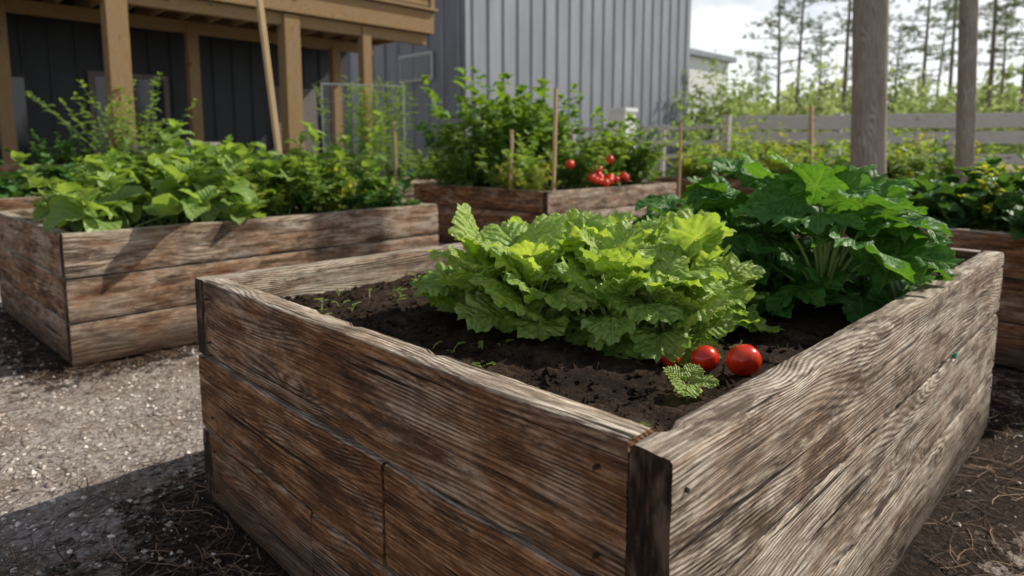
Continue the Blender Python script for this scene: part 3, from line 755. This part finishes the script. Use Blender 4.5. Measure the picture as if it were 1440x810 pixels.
cl=[(x,U(90,110),U(2,4),U(6,9),4,U(4,6)) for x in np.arange(-60,170,7)]
mass('distant_tree_line',cl,M_far,.8,22)
def pine(x,y,H,r,crown=.5):
    E=empty('pine_tree');g=Geo();lx,ly=U(-.5,.5),U(-.3,.3);n=10
    P=[np.array((x+lx*(k/n)**2,y+ly*(k/n)**2,H*k/n)) for k in range(n+1)]
    tube(g,P,[r*(1-.75*k/n) for k in range(n+1)],8)
    gn=Geo();nl=30
    for i in range(nl):
        f=crown+(1-crown)*((i+R())/nl);p=np.array((x+lx*f*f,y+ly*f*f,H*f));yaw=U(0,6.28)
        L=(U(.8,2.8))*(1.15-f)**.6*(1.0+.6*R())*H/13;e=U(-.1,.35);Q=[p]
        for k in range(4):
            Q.append(Q[-1]+np.array((math.cos(e)*math.cos(yaw),math.cos(e)*math.sin(yaw),math.sin(e)))*L/4);e+=U(-.1,.2);yaw+=U(-.25,.25)
        tube(g,Q,[.05,.04,.03,.02,.01],4)
        for k in range(int(4+L*4)):
            q=Q[random.choice((2,3,4))]+np.random.randn(3)*np.array((.28,.28,.08));m=13
            D=np.random.randn(m,3)+np.array((0,0,.5));D/=np.linalg.norm(D,axis=1)[:,None];S=np.cross(D,np.random.randn(m,3));S/=np.linalg.norm(S,axis=1)[:,None]
            l=U(.16,.34);V=np.stack([q+S*.02,q-S*.02,q+D*l],1).reshape(-1,3)
            gn.add(V,np.arange(3*m).reshape(m,3),a=U(0,1),sm=False)
    for i in range(6):
        f=U(.2,crown);p=np.array((x+lx*f*f,y+ly*f*f,H*f));yaw=U(0,6.28);tube(g,[p,p+np.array((math.cos(yaw),math.sin(yaw),.1))*U(.3,1.0)],[.03,.01],4)
    g.build('trunk_and_limbs',M_barkd,E);gn.build('needles',M_needle,E)
for (x,y,H,r,cr) in ((18.9,47,13.5,.17,.45),(19.3,45,14,.16,.55),(24.1,52,10.5,.13,.5),(22,44,14.5,.19,.55),(27.1,50,12,.14,.5),(28.4,46,14,.17,.5),(35.1,55,12.5,.15,.5),(29,44,15,.16,.6),(28.8,40,14,.19,.55),(38.4,52,13,.15,.5),(33,43,14,.17,.5),(22.1,60,9.5,.13,.5),(34.2,66,11,.13,.5),(34.6,60,12,.14,.5)):
    pine(x,y,H,r,cr)
# ------------------------------------------------------------ world, sun, camera
EL=math.radians(40);AZ=math.radians(20)
sd=Vector((math.cos(EL)*math.cos(AZ),math.cos(EL)*math.sin(AZ),math.sin(EL)))
w=bpy.data.worlds.new('World');sc.world=w;w.use_nodes=True
t=NT('sky',world=w)
sky=t.n('ShaderNodeTexSky',sky_type='NISHITA');sky.sun_disc=False;sky.sun_elevation=EL;sky.sun_rotation=math.pi/2-AZ
tc=t.n('ShaderNodeTexCoord').outputs['Generated']
cl_=t.noise(t.vm(tc,(1.3,1.3,3.2)),2.2,5,.58,.3)
hz=t.xyz(tc)[2]
f=t.mr(t.m('ADD',cl_,t.mr(hz,.0,.5,.14,.0)),.28,.62)
cc=t.mix(t.mr(hz,.12,.55),(15.0,15.2,15.4),(4.6,5.0,6.0))
col=t.mix(t.m('MULTIPLY',f,.95),sky.outputs[0],cc)
bg=t.n('ShaderNodeBackground');t.l(col,bg.inputs[0]);bg.inputs[1].default_value=.077
o=t.n('ShaderNodeOutputWorld');t.l(bg.outputs[0],o.inputs[0])
L=bpy.data.lights.new('sun','SUN');L.energy=5.0;L.angle=math.radians(.5);L.color=(1,.93,.80)
lo=bpy.data.objects.new('sun',L);sc.collection.objects.link(lo);lo.rotation_euler=sd.to_track_quat('Z','Y').to_euler()
cam=bpy.data.cameras.new('camera');co=bpy.data.objects.new('camera',cam);sc.collection.objects.link(co)
co.location=(0,0,1.165);co.rotation_euler=(math.radians(90-7),0,0)
cam.sensor_width=36;cam.lens=22.95;cam.shift_y=-.0583;cam.clip_end=2000;cam.clip_start=.02
cam.dof.use_dof=True;cam.dof.focus_distance=1.3;cam.dof.aperture_fstop=3.2
sc.camera=co
sc.view_settings.view_transform='Standard';sc.view_settings.look='None';sc.view_settings.exposure=0
